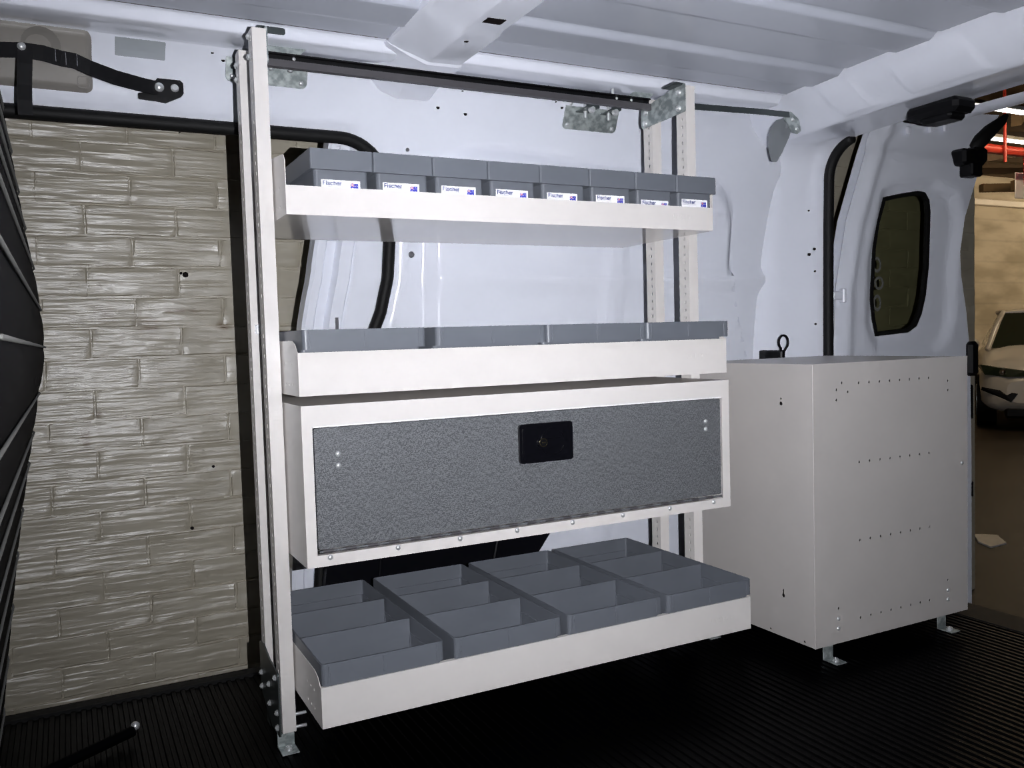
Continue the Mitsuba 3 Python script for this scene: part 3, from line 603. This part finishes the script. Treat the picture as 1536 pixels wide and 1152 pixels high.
# top tray: eight narrow labelled bins
edges = [0.045, 0.167, 0.2895, 0.4105, 0.532, 0.655, 0.776, 0.8905, 1.007]
TXT = meshkit.text_mesh('Fischer', 0.0078, 0.0004, bold=True)
ords = ('leftmost', 'second from the left', 'third from the left', 'fourth from the left', 'fifth from the left', 'third from the right', 'second from the right', 'rightmost')
for i in range(8):
    x0, w = edges[i]+0.0004, edges[i+1]-edges[i]-0.0008
    k = thing('storage_bin', f'narrow grey labelled bin on the top tray, {ords[i]} of eight', 'bin', 'labelled bins on the top tray')
    yf = 0.060
    body, rimm = bin_meshes(w, yf, 0.375, 1.040, 1.160, 0.038, 0.0085 if i < 7 else 0.0085, None, 0.0035)
    for m in (body, rimm): m.apply_translation([x0, 0, 0])
    add(k, 'body', body, 'm_bin'); add(k, 'rim', rimm, 'm_bin')
    yl = yf+0.0085
    lx0 = x0+0.014+(0.006 if i else 0.008); lw = 0.075; zt = (1.1045, 1.1055, 1.1060, 1.1055, 1.1050, 1.1060, 1.1010, 1.1080)[i]; zb_ = zt-0.0205
    lb = add(k, 'label', box(lx0, lx0+lw, yl-0.0006, yl+0.0002, zb_, zt), 'm_sticker', label='white printed sticker with a small flag')
    t = TXT.copy(); t.vertices = np.stack([lx0+0.002+t.vertices[:, 0], yl-0.0007-t.vertices[:, 2], zt-0.0098+t.vertices[:, 1]], 1)
    t.invert()
    add(lb, 'lettering', t, 'm_ink')
    add(lb, 'small_print', box(lx0+0.002, lx0+0.042, yl-0.0009, yl-0.0005, zt-0.0128, zt-0.0118), 'm_inkgrey')
    fx, fz, fw, fh = lx0+0.056, zt-0.0165, 0.015, 0.0115
    add(lb, 'flag', box(fx, fx+fw, yl-0.0009, yl-0.0005, fz, fz+fh), 'm_flagblue')
    add(lb, 'flag_cross', cat_([box(fx, fx+fw*0.5, yl-0.0011, yl-0.0006, fz+fh*0.71, fz+fh*0.79), box(fx+fw*0.21, fx+fw*0.29, yl-0.0011, yl-0.0006, fz+fh*0.5, fz+fh)]), 'm_inkred')
    add(lb, 'flag_saltire', cat_([strip([(fx, yl-0.0009, fz+fh*0.5), (fx+fw*0.5, yl-0.0009, fz+fh)], (-0.6, 0, 1), 0.0009, 0.0003), strip([(fx, yl-0.0009, fz+fh), (fx+fw*0.5, yl-0.0009, fz+fh*0.5)], (0.6, 0, 1), 0.0009, 0.0003)]), 'm_sticker')
    stars = [plate(Point(fx+fw*a, fz+fh*b).buffer(r, quad_segs=2), 'y', yl-0.0011, 0.0003) for a, b, r in ((0.25, 0.25, 0.0011), (0.75, 0.2, 0.0007), (0.75, 0.82, 0.0007), (0.62, 0.55, 0.0007), (0.88, 0.62, 0.0007))]
    add(lb, 'flag_stars', cat_(stars), 'm_sticker', kind='stuff')

# ================================================================= WHITE CABINET
cb = thing('cabinet', 'off-white sheet steel cabinet with rows of small holes standing at the rear of the van', 'cabinet')
cx0, cx1, cy0, cy1, cz0, cz1 = 1.167, 1.7245, -0.076, 0.40, 0.042, 0.7155
holes = [(1.263, 0.669), (1.245, 0.653), (1.283, 0.646), (1.245, 0.629), (1.647, 0.655), (1.647, 0.631), (1.245, 0.127), (1.645, 0.134)]
for z in (0.666, 0.474, 0.283, 0.092): holes += [(1.320+i*0.0362, z) for i in range(8)]
FP = sbox(cx0, cz0, cx1, cz1).difference(unary_union([affinity.scale(Point(a, b).buffer(0.0030, quad_segs=3), 1.0, 1.15) for a, b in holes]))
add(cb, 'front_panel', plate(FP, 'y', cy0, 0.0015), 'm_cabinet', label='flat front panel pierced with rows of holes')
kh = [Point(0.025, 0.620).buffer(0.0050), Point(0.025, 0.632).buffer(0.0028), Point(0.025, 0.146).buffer(0.0050), sbox(0.0228, 0.146, 0.0272, 0.162), Point(0.07, 0.05).buffer(0.003), Point(-0.042, 0.05).buffer(0.003)]
SPN = sbox(cy0, cz0, cy1, cz1).difference(unary_union(kh))
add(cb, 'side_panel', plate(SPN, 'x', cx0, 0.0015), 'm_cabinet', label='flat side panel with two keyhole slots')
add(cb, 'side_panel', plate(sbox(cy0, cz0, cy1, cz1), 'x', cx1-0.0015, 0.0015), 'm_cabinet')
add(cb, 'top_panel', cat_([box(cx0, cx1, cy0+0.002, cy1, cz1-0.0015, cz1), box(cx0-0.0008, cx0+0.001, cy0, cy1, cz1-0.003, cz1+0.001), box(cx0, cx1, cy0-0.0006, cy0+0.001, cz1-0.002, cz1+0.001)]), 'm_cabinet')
add(cb, 'corner_fold', tube([(cx0+0.0010, cy0+0.0010, cz0), (cx0+0.0010, cy0+0.0010, cz1)], 0.0020, 10), 'm_cabinet', smooth=True)
add(cb, 'inner_lining', cat_([box(cx0+0.01, cx1-0.01, cy0+0.012, cy0+0.014, cz0, cz1-0.01), box(cx0+0.010, cx0+0.012, cy0+0.012, cy1, cz0, cz1-0.01)]), 'm_hole')
add(cb, 'bottom_panel', box(cx0, cx1, cy0+0.002, cy1, cz0, cz0+0.0015), 'm_cabinet')
for a, b in ((1.2445, 0.102), (1.2440, 0.078), (1.645, 0.107), (1.6445, 0.082), (1.702, 0.437)): fix(cb, 'bolt', BOLT, (a, cy0, b), (0, -1, 0), 0.0055)
fb_ = foot(cb, 1.250, -0.035, 0.034, 0.10); foot(cb, 1.672, -0.035, 0.034, 0.10); foot(cb, 1.25, 0.36, 0.034, 0.10); foot(cb, 1.672, 0.36, 0.034, 0.10)
# lashing ring on the wall behind the cabinet
lr = thing('lashing_ring', 'black D-shaped lashing ring on the wall above the white cabinet', 'ring')
a = np.linspace(-0.30*math.pi, 1.30*math.pi, 22); yR = 0.520
rg = [(1.660+0.020*math.cos(t), yR-0.010, 0.760+0.022*math.sin(t)) for t in a]
rg = [(1.652, yR-0.006, 0.728)] + rg[::-1] + [(1.664, yR-0.006, 0.728)]
add(lr, 'ring', tube(rg, 0.0035, 8), 'm_black', smooth=True)
add(lr, 'strap', box(1.648, 1.668, yR-0.012, yR+0.09, 0.700, 0.735, 0.004), 'm_black')

# ================================================================= LEFT SIDE: seat, belt, trim
se = thing('van_seat', 'black upholstered seat back with pale piping at the left edge of the picture', 'seat')
SZ = [-0.01, 0.25, 0.41, 0.558, 0.628, 0.719, 0.811, 0.90, 0.985, 1.06, 1.15, 1.24, 1.34]
SX = [-0.512, -0.483, -0.463, -0.442, -0.430, -0.414, -0.400, -0.406, -0.417, -0.425, -0.435, -0.447, -0.465]
sx = PchipInterpolator(SZ, SX)
def seat_surface(y, z): 
    e = sst(-0.06, 0.02, y)
    return float(sx(z)) - 0.012*max(0.0, (y+0.03)/0.05)**2 if y > -0.03 else float(sx(z))
PZ = [0.06, 0.16, 0.25, 0.33, 0.41, 0.49, 0.558, 0.628, 0.675, 0.735, 0.805, 0.862, 0.925, 0.985, 1.04, 1.10, 1.165, 1.23, 1.29]
def quilt(z):
    d = min(abs(z-q) for q in PZ); return 0.002*math.exp(-(d/0.010)**2)
zz = np.linspace(-0.01, 1.33, 260)
SG = [[(-0.62, -1.06, z), (float(sx(z))-0.03, -1.06, z), (float(sx(z))-0.006, -1.055, z)] + [(seat_surface(y, z)-quilt(z), y, z) for y in (-1.04, -0.95, -0.7, -0.5, -0.3, -0.15, -0.06, -0.03, -0.01, 0.01, 0.02)] + [(float(sx(z))-0.05, 0.022, z), (-0.62, 0.02, z), (-0.62, -1.06, z)] for z in zz]
add(se, 'seat_cover', grid(np.array(SG)), 'm_vinyl', smooth=40)
for q in PZ:
    pp = [(seat_surface(y, q)+0.0005, y, q) for y in (-1.05, -0.95, -0.6, -0.3, -0.15, -0.06, -0.03, -0.01, 0.01, 0.021)]
    add(se, 'piping', tube(pp, 0.0017, 6), 'm_piping', smooth=True)
# black belt from the seat to an anchor on the rail
bt = thing('seat_belt', 'black webbing strap running from the seat to a bolted anchor on the rail', 'strap')
bp = np.array([(-0.52, 0.36, 1.362), (-0.455, 0.40, 1.378), (-0.417, 0.42, 1.388), (-0.381, 0.425, 1.388), (-0.35, 0.42, 1.380), (-0.325, 0.424, 1.379), (-0.30, 0.425, 1.369), (-0.25, 0.455, 1.363), (-0.20, 0.49, 1.364), (-0.155, 0.512, 1.364)])
add(bt, 'webbing', strip(bp, (0.12, 0.0, 1), 0.030, 0.003), 'm_strap')
ya = 0.512
ap = Polygon([(-0.205, 1.338), (-0.165, 1.336), (-0.150, 1.334), (-0.118, 1.350), (-0.112, 1.358), (-0.112, 1.380), (-0.118, 1.386), (-0.165, 1.386), (-0.185, 1.355), (-0.205, 1.350)]).buffer(-0.003).buffer(0.003)
an = add(bt, 'anchor', plate(ap, 'y', ya-0.006, 0.005), 'm_black', label='black steel anchor plate')
fix(an, 'bolt', BOLT, (-0.162, ya-0.010, 1.366), (0, -1, 0), 0.010); fix(an, 'bolt', HEX, (-0.130, ya-0.006, 1.368), (0, -1, 0), 0.0068)
fix(bt, 'bolt', BOLT, (-0.418, 0.412, 1.393), (0.1, -1, 0), 0.008)
dp = [(-0.412, 0.416, 1.395), (-0.414, 0.412, 1.36), (-0.417, 0.416, 1.32), (-0.418, 0.414, 1.29), (-0.418, 0.418, 1.262)]
add(bt, 'hanging_tail', strip(dp, (1, 0, 0), 0.026, 0.006), 'm_strap', label='short strap end hanging down')
for (x, z) in ((-0.36, 1.386), (-0.342, 1.381), (-0.322, 1.381)):
    add(bt, 'stitching', box(x-0.0007, x+0.0007, 0.4185, 0.4205, z-0.013, z+0.011), 'm_plug')
# grey-beige plastic trim panel
tpn = thing('trim_panel', 'grey-beige moulded plastic trim panel above the sliding door opening', 'trim panel')
TP = rrect(-0.60, -0.292, 1.346, 1.4530, 0.014)
def lean_y(z): return float(yw(z))-0.006
def on_wall(poly, out, th, step=0.02):
    m = sheet(poly, step); v = m.vertices
    d = sdist(spoints(v[:, :2]), poly.exterior)
    o = out*sst(0, 0.010, d)
    return trimesh.Trimesh(np.stack([v[:, 0], yw(v[:, 1])-0.002-o, v[:, 1]], 1), m.faces[:, ::-1], process=False)
b = add(tpn, 'panel', on_wall(TP, 0.014, 0.01, 0.005), 'm_beige', smooth=45)
ringp = affinity.scale(Point(-0.385, 1.420).buffer(0.036, quad_segs=10), 1.0, 0.75)
def ring_on(poly, out):
    m = sheet(poly, 0.01); v = m.vertices
    return trimesh.Trimesh(np.stack([v[:, 0], yw(v[:, 1])-out, v[:, 1]], 1), m.faces[:, ::-1], process=False)
add(tpn, 'dimple', ring_on(ringp.difference(affinity.translate(affinity.scale(Point(-0.39, 1.416).buffer(0.024, quad_segs=10), 1, 0.8), 0, 0)), 0.0172), 'm_beige_dark', label='darker ring-shaped dimple')
add(tpn, 'clip_cover', ring_on(rrect(-0.322, -0.298, 1.352, 1.374, 0.005).difference(rrect(-0.320, -0.300, 1.354, 1.372, 0.004)), 0.0175), 'm_beige_dark', label='small square clip cover')
# gas strut end lying on the floor at the bottom left
fsx = thing('floor_rod', 'black rod with a shiny ball end lying on the floor at bottom left', 'rod')
add(fsx, 'rod', tube([(-0.46, 0.285, 0.004), (-0.288, 0.380, 0.012)], 0.011, 12), 'm_vinyl', smooth=True)
sp = trimesh.creation.icosphere(2, 0.009); sp.apply_translation((-0.283, 0.384, 0.020)); add(fsx, 'ball_end', sp, 'm_bolt', smooth=True, label='shiny ball end')

# ================================================================= OUTSIDE: painted brick wall
struct('wall_outside')
BY = 1.15
add('wall_outside', 'mortar', box(-3.0, 3.545, BY+0.0035, BY+0.22, -0.66, 3.2), 'm_brick', label='painted brick wall beside the van')
def brick(seed, w, h=0.080):
    r = np.random.default_rng(seed); nx, nz = 10, 5
    u = np.concatenate([[0, 0.004], np.linspace(0.02, w-0.02, nx-4), [w-0.004, w]]); q = np.array([0, 0.003, 0.026, 0.054, 0.077, 0.080])
    P = np.zeros((len(u)+2, len(q)+2, 3))
    for i in range(len(u)+2):
        for j in range(len(q)+2):
            ii, jj = min(max(i-1, 0), len(u)-1), min(max(j-1, 0), len(q)-1)
            edge = (i in (0, len(u)+1)) or (j in (0, len(q)+1))
            rim = (ii in (0, len(u)-1)) or (jj in (0, len(q)-1))
            y = 0.009 if edge else (0.0012 if rim else 0.0)
            if not edge: y += r.normal(0, 0.0012) + 0.0012*math.sin(ii*0.9+seed)
            P[i, j] = (u[ii]+(0 if edge else r.normal(0, 0.001)), y, q[jj]+(0 if edge else r.normal(0, 0.0008)))
    m = grid(P); m.vertices[:, 1] += 0.0; return m
VAR = [mikit.ply(brick(s, 0.2345), 'm_brick', smooth=28) for s in range(8)]
HALF = [mikit.ply(brick(20+s, 0.1155), 'm_brick', smooth=28) for s in range(3)]
def lay(x0, x1, z0, z1):
    r = np.random.default_rng(int(100*(x0+5)))
    for row in range(int(round((z1-z0)/0.086))):
        z = z0+row*0.086; x = x0 - (0.119 if row % 2 else 0.0)
        while x < x1-0.01:
            if x < x0-0.01 or x+0.2345 > x1+0.002:
                if x < x0-0.01: x = x0
                if x+0.1155 > x1+0.002: break
                V = HALF[r.integers(3)]; st_ = 0.119
            else: V = VAR[r.integers(8)]; st_ = 0.238
            add('wall_outside', 'brick', V, None, to=T().translate([x, BY+r.normal(0, 0.0012)-0.002, z])); x += st_
lay(-0.90, 0.62, -0.34, 1.64)
lay(2.35, 3.545, 0.55, 1.85)
for x, z, r in ((-0.05, 1.012, 0.008), (-0.062, 1.016, 0.004), (-0.046, 1.42, 0.004), (-0.066, 0.266, 0.005), (0.002, 0.443, 0.004)):
    fix('wall_outside', 'nail_hole', DOT, (x, BY-0.004, z), (0, -1, 0), r)

# ================================================================= GARAGE BEYOND THE REAR DOORS
GZ = -0.50
struct('pavement'); add('pavement', 'ground', box(-12, 30, -12, 9.2, GZ-0.1, GZ), 'm_pave')
struct('wall_far'); add('wall_far', 'masonry', box(2, 34, 9.0, 9.3, GZ, 6.5), 'm_farwall')
add('wall_far', 'ledge', box(2, 34, 8.9, 9.05, 3.05, 3.16, 0.01), 'm_whitepipe', label='pale ledge along the far wall')
struct('ceiling_garage'); add('ceiling_garage', 'slab', box(4.0, 34, 2.6, 9.2, 3.62, 3.8), 'm_ceilgar')
def batten(x0, x1, y, z, label, power=LAMP_POWER):
    k = thing('batten_light', label, 'lamp')
    add(k, 'housing', box(x0, x1, y-0.03, y+0.03, z+0.016, z+0.05, 0.006), 'm_whitepipe')
    d = mikit.ply(tube([(x0+0.03, y, z), (x1-0.03, y, z)], 0.014, 10), 'm_lamp_body', smooth=True)
    d['emitter'] = {'type': 'area', 'radiance': {'type': 'rgb', 'value': (LAMP_COLOR*power).tolist()}}
    scene[numbered(k+'__tube')] = d
    return k
batten(6.20, 8.60, 3.0, 2.560, 'upper white batten light glowing under the garage roof')
batten(7.70, 10.20, 4.0, 2.650, 'lower white batten light glowing behind the red pipe')
for (x, y, z) in ((13.0, 5.2, 3.25), (17.4, 6.6, 3.25)):
    batten(x, x+2.4, y, z, ('nearer' if x < 15 else 'farther')+' white batten light high under the garage roof', LAMP_POWER*4.5)
def pipe(name, pts, r, m, label, cat='pipe'):
    k = numbered(name); d = mikit.ply(tube(pts, r, 12), m, smooth=True); scene[k] = d; labels[k] = {'label': label, 'category': cat}; return k
pipe('sprinkler_pipe', [(6.8, 3.6, 2.425), (12.0, 3.6, 2.43)], 0.045, 'm_redpipe', 'thick red sprinkler pipe under the garage roof')
pipe('drop_pipe', [(8.10, 3.75, 2.45), (8.12, 3.75, 1.98)], 0.014, 'm_redpipe', 'thin red pipe hanging down beside the white tag')
pipe('drop_pipe', [(7.45, 3.541, 3.62), (7.47, 3.541, 2.30)], 0.014, 'm_redpipe', 'thin red pipe crossing the sprinkler pipe')
pipe('drop_pipe', [(8.22, 3.80, 2.45), (8.20, 3.80, 2.05)], 0.012, 'm_redpipe', 'thin red pipe nearest the picture edge')
def beam(pts, w, h, label, m='m_beam'):
    k = numbered('roof_beam'); P = np.array(pts, float); scene[k] = mikit.ply(strip(P, (0, 0, 1), h, w), m); labels[k] = {'label': label, 'category': 'beam'}
beam([(10.4, 5.6, 3.00), (13.2, 5.6, 3.06)], 0.12, 0.20, 'long brown roof beam below the sprinkler pipe')
beam([(10.2, 5.2, 2.52), (12.4, 4.6, 2.92)], 0.10, 0.12, 'brown roof beam sloping up behind the white tag')
beam([(10.6, 5.9, 2.62), (13.0, 4.9, 2.62)], 0.10, 0.10, 'lower dark roof beam above the far wall ledge')
beam([(9.3, 4.6, 3.1), (11.4, 5.6, 3.9)], 0.10, 0.14, 'pale diagonal roof brace near the lights')
beam([(9.6, 5.0, 3.9), (12.6, 5.0, 4.0)], 0.2, 0.30, 'dark roof beam above the lights', 'm_ceilgar')
beam([(9.9, 5.1, 2.95), (12.6, 5.1, 3.25)], 0.5, 0.10, 'dark cable tray beside the red pipe', 'm_ceilgar')
beam([(9.0, 5.0, 2.70), (10.6, 5.0, 2.95)], 0.06, 0.09, 'dark conduit just above the white tag', 'm_ceilgar')
beam([(10.6, 6.0, 3.30), (12.2, 6.0, 3.42)], 0.10, 0.16, 'dark roof beam between the two glowing battens', 'm_ceilgar')
beam([(10.6, 6.0, 2.86), (12.2, 6.0, 2.97)], 0.10, 0.07, 'thin dark beam just above the far wall ledge', 'm_ceilgar')
k = numbered('hanging_tag'); scene[k] = mikit.ply(box(8.33, 8.47, 3.985, 4.0, 2.08, 2.34, 0.004), 'm_sticker'); labels[k] = {'label': 'small white tag hanging from the red pipes', 'category': 'sign'}
# pale patch of paper on the ground
k = numbered('ground_patch'); scene[k] = mikit.ply(plate(Polygon([(4.40, 1.72), (4.55, 1.85), (4.64, 1.76), (4.50, 1.61), (4.34, 1.60)]), 'z', GZ, 0.01), 'm_whitepipe'); labels[k] = {'label': 'pale scrap lying on the dark garage floor', 'category': 'scrap'}

# ---- parked car
car = thing('car', 'white hatchback parked in the garage behind the rear door', 'car')
CT = T().translate([11.73, 5.65, GZ]) @ T().rotate([0, 0, 1], 214.8)
def sec(x, yh, zl, zu, crown, n=20):
    pts = []
    for a in np.linspace(0, 2*math.pi, n, endpoint=False):
        c, s = math.cos(a), math.sin(a); e = 0.42
        yy = yh*math.copysign(abs(c)**e, c); zz = (zl+zu)/2 + (zu-zl)/2*math.copysign(abs(s)**e, s) + crown*(1-(yy/yh)**2)*(s > 0)
        pts.append((x, yy, zz))
    return pts
def loft(S):
    S = np.array(S); S = np.concatenate([S, S[:, :1]], 1); m = grid(S)
    caps = []
    for r in (S[0], S[-1]):
        c = r.mean(0); V = np.vstack([r, c]); n = len(r); caps.append(trimesh.Trimesh(V, [[i, i+1, n] for i in range(n-1)], process=False))
    return cat_([m]+caps)
low = loft([sec(2.12, 0.60, 0.34, 0.62, 0.0), sec(2.08, 0.74, 0.24, 0.74, 0.01), sec(1.98, 0.84, 0.22, 0.80, 0.03), sec(1.80, 0.88, 0.22, 0.88, 0.04), sec(1.3, 0.89, 0.25, 0.96, 0.05), sec(0.95, 0.89, 0.25, 1.00, 0.04), sec(-1.6, 0.89, 0.25, 1.02, 0.0), sec(-2.0, 0.84, 0.30, 0.95, 0.0), sec(-2.1, 0.70, 0.40, 0.85, 0.0)])
add(car, 'body', low, 'm_carpaint', smooth=45, to=CT)
roof = loft([sec(0.20, 0.60, 1.42, 1.46, 0.03), sec(-0.1, 0.64, 1.40, 1.48, 0.04), sec(-1.3, 0.62, 1.36, 1.46, 0.03), sec(-1.75, 0.56, 1.32, 1.38, 0.0)])
add(car, 'roof', roof, 'm_carpaint', smooth=45, to=CT)
def quad(a, b, c, d): return grid(np.array([[a, b], [d, c]], float))
add(car, 'windscreen', quad((1.05, 0.74, 0.99), (1.05, -0.74, 0.99), (0.20, -0.56, 1.45), (0.20, 0.56, 1.45)), 'm_carglass', to=CT)
for s in (1, -1):
    add(car, 'side_window', quad((0.95, s*0.82, 1.0), (-1.6, s*0.82, 1.0), (-1.4, s*0.62, 1.40), (0.18, s*0.60, 1.43)), 'm_carglass', to=CT)
    add(car, 'pillar', tube([(1.10, s*0.78, 0.97), (0.62, s*0.69, 1.24), (0.18, s*0.58, 1.46), (-0.2, s*0.63, 1.46)], 0.035, 8), 'm_carpaint', smooth=True, to=CT)
    hl = add(car, 'headlight', trimesh.convex.convex_hull(np.array([(2.135, s*0.40, 0.67), (2.12, s*0.40, 0.735), (2.08, s*0.70, 0.775), (1.96, s*0.875, 0.81), (1.84, s*0.91, 0.80), (2.04, s*0.83, 0.69), (2.13, s*0.58, 0.66), (1.8, s*0.6, 0.75)])), 'm_carglass', to=CT)
    lens = trimesh.creation.icosphere(2, 0.04); lens.apply_translation((2.085, s*0.64, 0.715)); add(hl, 'lens', lens, 'm_chrome', smooth=True, to=CT)
    add(car, 'fog_lamp', trimesh.convex.convex_hull(np.array([(2.13, s*0.48, 0.46), (2.12, s*0.60, 0.44), (2.07, s*0.86, 0.54), (2.04, s*0.87, 0.50), (2.13, s*0.55, 0.36), (2.0, s*0.65, 0.42)])), 'm_black', to=CT)
    add(car, 'mirror', (lambda m: (m.apply_scale((0.10, 0.13, 0.09)), m.apply_translation((0.72, s*1.00, 1.04)), m)[-1])(trimesh.creation.icosphere(2, 1.0)), 'm_carpaint', smooth=True, to=CT)
    for xw in (1.35, -1.35):
        w = trimesh.creation.cylinder(0.33, 0.22, sections=28); w.apply_transform(trimesh.transformations.rotation_matrix(math.pi/2, [1, 0, 0])); w.apply_translation((xw, s*0.80, 0.33))
        wk = add(car, 'wheel', w, 'm_rubber', smooth=40, to=CT)
        h = trimesh.creation.cylinder(0.20, 0.23, sections=20); h.apply_transform(trimesh.transformations.rotation_matrix(math.pi/2, [1, 0, 0])); h.apply_translation((xw, s*0.805, 0.33)); add(wk, 'hub', h, 'm_galv', to=CT)
add(car, 'grille', trimesh.convex.convex_hull(np.array([(2.13, -0.38, 0.70), (2.13, 0.38, 0.70), (2.15, 0.30, 0.48), (2.15, -0.30, 0.48), (2.0, 0.3, 0.6), (2.0, -0.3, 0.6)])), 'm_black', to=CT)
add(car, 'lower_bumper', box(1.95, 2.10, -0.62, 0.62, 0.16, 0.30, 0.03), 'm_black', to=CT)
add(car, 'wiper', tube([(1.03, 0.55, 1.015), (0.95, -0.1, 1.07)], 0.010, 6), 'm_black', to=CT)
